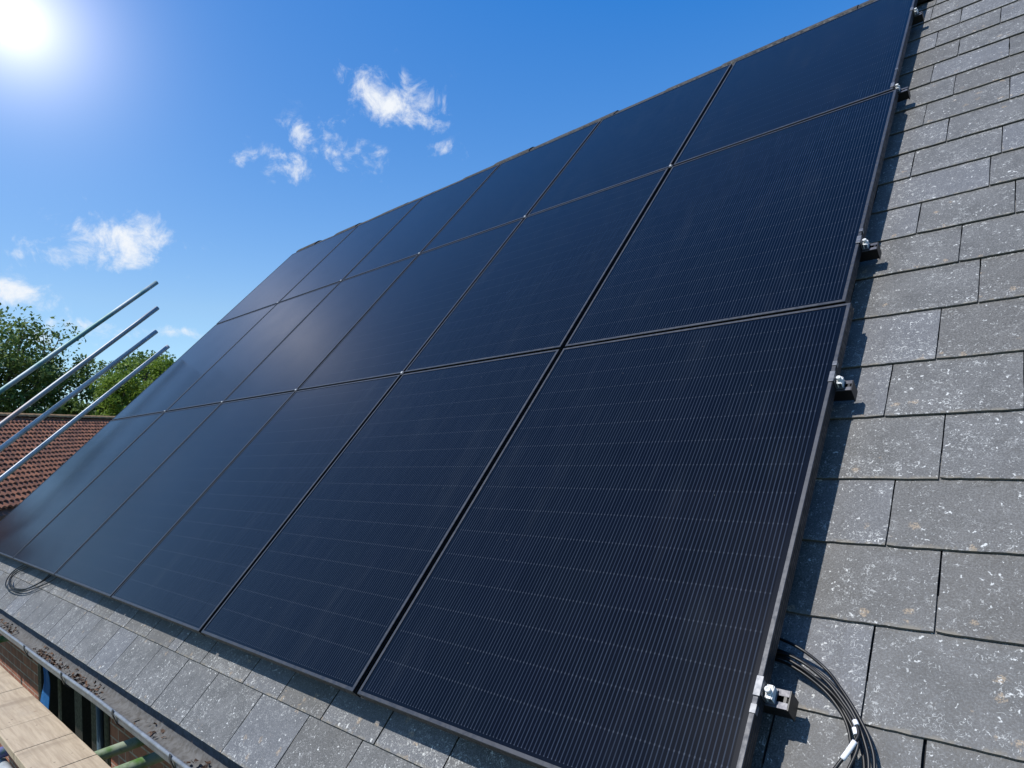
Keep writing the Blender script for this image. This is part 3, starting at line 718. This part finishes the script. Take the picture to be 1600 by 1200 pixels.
for a, b_, m_, lab in PO:
    a = Vector(a); b_ = Vector(b_); d = (b_ - a).normalized(); a2 = a - d * 1.5
    hb = hollow((a2.x, a2.y, zz(a2.z)), (b_.x, b_.y, zz(b_.z)))
    base_m = M @ T(0, 0, 0)
    tag(hb.build('scaffold_rail', m_), lab, 'scaffold tube', 'scaffold rails rising beyond the left gable')
# boards
BZ = zz(-.512)
def board(x0, x1, lab, y0=-.475, y1=-.252):
    b = MB(); n = 10
    # softly worn corners
    pr = [(y0 + .003, -.038), (y0, -.035), (y0, -.003), (y0 + .003, 0), (y1 - .003, 0), (y1, -.003), (y1, -.035), (y1 - .003, -.038)]
    ph = rnd.uniform(0, 6)
    b.rings([[Vector((x0 + (x1 - x0) * i / n, y + .0003 * math.sin(ph + i), BZ + z)) for y, z in pr] for i in range(n + 1)], 0, True, False)
    tag(b.build('scaffold_board', M_WOOD), lab, 'scaffold board', 'pale boards of the scaffold walkway')
board(-7.6, -4.02,  'long pale scaffold board farthest away at the left edge')
board(-4.012, -3.414, 'pale scaffold board near the left edge with joints at both of its ends')
board(-3.411, -3.062, 'pale scaffold board just left of the short one, its far joint stained dark')
board(-3.056, -2.722, 'short pale scaffold board between two joints, near the bottom left corner')
board(-2.715, -1.2, 'nearest pale scaffold board, cut by the bottom edge of the picture')
# transoms towards the wall
TR = [(-2.86, zz(-.577), 'green painted scaffold tube under the first board joint'), (-2.62, zz(-.577), 'green painted scaffold tube nearest the bottom edge of the picture'),
      (-5.50, zz(-.545), 'green painted scaffold tube at the left edge of the picture'), (-6.15, zz(-.585), 'farthest green painted scaffold tube, half hidden behind the gutter')]
for x, z, lab in TR:
    tag(hollow((x, -1.15, z), (x - .0, WY - .06, z)).build('scaffold_transom', M_GREEN), lab, 'scaffold tube', 'green scaffold tubes under the boards')
tag(hollow((-6.8, -.478, zz(-.632)), (-1.2, -.478, zz(-.632))).build('scaffold_ledger', M_GALV), 'steel blue scaffold tube running along under the outer edge of the boards', 'scaffold tube')
for x, lab in ((-3.42, 'upright scaffold tube outside the boards'),):
    tag(hollow((x, -.61, 0.0), (x, -.61, zz(-.60))).build('scaffold_standard', M_GALV), 'upright scaffold tube below the outer edge of the boards', 'scaffold tube')
st_m = tube_mat('paint_stained_tube', (.10, .22, .06), (.13, .13, .30), .1, .5, (.42, .58), 13)
tag(hollow((-3.30, -1.15, zz(-.577)), (-3.30, -.30, zz(-.577))).build('scaffold_transom', st_m), 'short green tube stained with violet paint at the bottom left corner under the board', 'scaffold tube', 'green scaffold tubes under the boards')
# blue sheet strip hanging at the wall
b = MB(); n = 14; rows_ = []
for i in range(n + 1):
    t = i / n; cx = -4.99 + .26 * t; cy = .03 + .02 * math.sin(t * 9); z = zz(-.58 - .75 * t)
    rows_.append([Vector((cx - .055 + .11 * j / 6, cy + .014 * math.sin(j * 1.9 + t * 6) , z + .01 * math.sin(j))) for j in range(7)])
fb = [[p + Vector((0, .003, 0)) for p in reversed(r_)] for r_ in rows_]
b.rings([r_ + f_ for r_, f_ in zip(rows_, fb)], 0, True, False)
tag(b.build('plastic_strip', M_BLUE), 'crumpled bright blue plastic strip hanging beside the brick wall', 'plastic strip')

# ================================================================== neighbour
A = Vector((-16.2, 1.75, zz(1.6))); dr = Vector((-.722, .692, 0)).normalized(); dn = Vector((dr.y, -dr.x, 0)).normalized()
if dn.dot(Vector((1, 0, 0))) < 0: dn = -dn
RP = math.radians(38)
nh = empty('neighbour_house', T(A.x, A.y, 0), 'low house with a terracotta tiled roof beyond the left gable', 'house')
inv = nh.matrix_world.inverted()
b = MB(); u0, u1 = -4.0, 9.0; S = 2.75
def npnt(u, s, z): return inv @ (A + dr * u + dn * (s * math.cos(RP)) + Vector((0, 0, -s * math.sin(RP) + z)))
TWD, TEX = .13, .135; ns = int(S / TEX)
for si in range(ns):
    s1 = (si + 1) * TEX
    u = u0 + (TWD / 2 if si % 2 else 0)
    while u < u1:
        j1, j2 = rnd.uniform(-.004, .004), rnd.uniform(-.008, .008)
        up_, lw = si * TEX - .03, s1 + j2
        pts = []
        for s_, zz_ in ((up_, .0), (lw, .035 + j1)):
            pts.append([npnt(u + TWD * t + .002, s_, zz_ + .030 * math.sin(t * math.pi)) for t in (0.03, .25, .5, .75, .97)])
        i = len(b.v); b.v += [tuple(p) for p in pts[0] + pts[1]] + [tuple(p - Vector((0, 0, .022))) for p in pts[1]]
        for q in range(4):
            b.f.append((i + q, i + 5 + q, i + 6 + q, i + 1 + q)); b.f.append((i + 5 + q, i + 10 + q, i + 11 + q, i + 6 + q))
            for _ in (0, 1): b.uv.append([(0, 0)] * 4); b.mi.append(0); b.sm.append(False)
        u += TWD
nroof = b.build('roof', M_CLAY, nh)
b = MB()
u = u0
while u < u1:
    c0, c1 = A + dr * u, A + dr * (u + .34)
    R1 = []
    for c_ in (c0, c1):
        R1.append([inv @ (c_ + dn * (math.sin(a) * .12) + Vector((0, 0, math.cos(a) * .09 - .01 + (.008 if c_ is c1 else 0)))) for a in [(-1.4 + 2.8 * k2 / 6) for k2 in range(7)]])
    b.rings(R1, 0, True, False); u += .335
b.build('ridge_tiles', alu_mat('ochre_ridge', (.22, .13, .055), .85, 0, .4), nroof)
b = MB()
for sgn in (1, -1):
    q = [inv @ (A + dr * u0 + Vector((0, 0, -.05))), inv @ (A + dr * u1 + Vector((0, 0, -.05))), inv @ (A + dr * u1 + dn * (sgn * S * math.cos(RP)) + Vector((0, 0, -S * math.sin(RP) - .05))), inv @ (A + dr * u0 + dn * (sgn * S * math.cos(RP)) + Vector((0, 0, -S * math.sin(RP) - .05)))]
    q2 = [p - Vector((0, 0, .08)) for p in q]
    b.rings([q, q2], smooth=False)
b.build('roof_slab', alu_mat('roof_boarding', (.16, .07, .045), .9, 0), nroof)
b = MB(); hw_ = S * math.cos(RP) - .25; zt_ = A.z - S * math.sin(RP) - .05
c4 = [A + dr * (u0 + .2) + dn * hw_, A + dr * (u1 - .2) + dn * hw_, A + dr * (u1 - .2) - dn * hw_, A + dr * (u0 + .2) - dn * hw_]
b.rings([[inv @ Vector((p.x, p.y, 0)) for p in c4], [inv @ Vector((p.x, p.y, zt_)) for p in c4]], smooth=False)
for uu in (u0 + .2, u1 - .2):
    tri = [A + dr * uu + dn * hw_, A + dr * uu - dn * hw_, A + dr * uu]
    tri = [Vector((tri[0].x, tri[0].y, zt_)), Vector((tri[1].x, tri[1].y, zt_)), Vector((tri[2].x, tri[2].y, A.z - .15))]
    b.quad([inv @ p for p in tri])
b.build('wall', M_BRICK, nh)

# ================================================================== trees
def tree(name, base, height, crown_r, crown_z, clumps, leaves, lsize, m_, label, seed, flat=.8, group=None, trunk_r=.2):
    R_ = random.Random(seed)
    e = empty(name, T(*base), label, 'tree' if 'hedge' not in name and 'bush' not in name else 'bush', group)
    tk = MB(); H = crown_z
    tk.tube([(0, 0, 0), (.05, .03, H * .4), (.0, .1, H * .8), (.1, 0, H * 1.1), (.1, 0, H + crown_r * .5)], [trunk_r, trunk_r * .85, trunk_r * .7, trunk_r * .45, trunk_r * .12], 8)
    cs = []
    for i in range(clumps):
        while True:
            d = Vector((R_.uniform(-1, 1), R_.uniform(-1, 1), R_.uniform(-1, 1)))
            if d.length <= 1: break
        if d.length > .05 and R_.random() < .75: d = d.normalized() * R_.uniform(.6, 1.0)
        rr = crown_r * (1 + .22 * math.sin(3 * math.atan2(d.y, d.x) + seed))
        c = Vector((d.x * rr, d.y * rr, crown_z + d.z * (height - crown_z) * 1.0 if d.z > 0 else crown_z + d.z * crown_r * flat))
        cs.append((c, crown_r * R_.uniform(.13, .27)))
        if i % 3 == 0:
            s0 = Vector((0, .1, H * R_.uniform(.5, .95))); md = (s0 + c) / 2 + Vector((0, 0, -.1 * crown_r))
            tk.tube([s0, md, c], [trunk_r * .35, trunk_r * .2, trunk_r * .06], 5)
            for q in range(3):
                o_ = Vector((R_.gauss(0, 1), R_.gauss(0, 1), R_.gauss(0, .8))).normalized() * crown_r * .22
                tk.tube([md * .4 + c * .6, c + o_], [trunk_r * .1, trunk_r * .03], 4)
    tk.build('trunk', M_BARK, e)
    lf = MB()
    for i in range(leaves):
        c, r_ = cs[R_.randrange(len(cs))]
        d = Vector((R_.gauss(0, 1), R_.gauss(0, 1), R_.gauss(0, .75)))
        p = c + d.normalized() * r_ * R_.random() ** .45
        s = lsize * R_.uniform(.6, 1.25)
        q = Euler((R_.gauss(0, .7), R_.gauss(0, .7), R_.uniform(0, 6.28))).to_matrix()
        a = q @ Vector((s, 0, 0)); w = q @ Vector((0, s * .6, 0)); n_ = q @ Vector((0, 0, s * .18))
        i0 = len(lf.v); lf.v += [tuple(p - a), tuple(p - w + n_), tuple(p + a), tuple(p + w + n_)]
        lf.f.append((i0, i0 + 1, i0 + 2)); lf.f.append((i0, i0 + 2, i0 + 3)); lf.uv += [[(0, 0)] * 3] * 2; lf.mi += [0, 0]; lf.sm += [False, False]
    lf.build('crown', m_, e)
    return e
tree('broadleaf_tree', (-27.2, 3.0, 0), zz(5.75), 2.9, zz(3.1), 190, 34000, .075, M_FOLD, 'tall dark green leafy tree at the left edge behind the terracotta roof', 3, .9, 'trees beyond the terracotta roof', .22)
tree('broadleaf_tree', (-23.9, 7.5, 0), zz(3.65), 2.1, zz(2.15), 100, 26000, .065, M_FOLL, 'bright green bushy tree just left of the solar panels behind the terracotta roof', 11, .9, 'trees beyond the terracotta roof', .15)
tree('broadleaf_tree', (-28.5, 8.6, 0), zz(4.9), 1.7, zz(3.5), 60, 9000, .07, M_FOLM, 'looser green treetop showing above the bright green tree', 21, .8, 'trees beyond the terracotta roof', .15)
tree('garden_bush', (-24.9, 4.9, 0), zz(2.45), 1.4, zz(1.5), 40, 7000, .08, M_FOLD, 'dark green bush low between the two trees behind the terracotta ridge', 31, 1.0, None, .08)
tree('garden_bush', (-27.0, .2, 0), zz(3.0), 1.9, zz(1.6), 40, 6000, .09, M_FOLD, 'dark bush below the tall tree at the left edge', 41, 1.0, None, .08)
tree('garden_bush', (-25.3, 6.1, 0), zz(2.5), 1.1, zz(1.7), 34, 6000, .07, M_FOLM, 'yellow green bush at the foot of the bright green tree', 51, 1.0, None, .08)
tree('garden_bush', (-10.6, 1.9, 0), zz(-.15), .75, zz(-.7), 26, 5000, .03, M_FOLM, 'green shrub below the eave of the terracotta roof', 61, 1.0, None, .05)
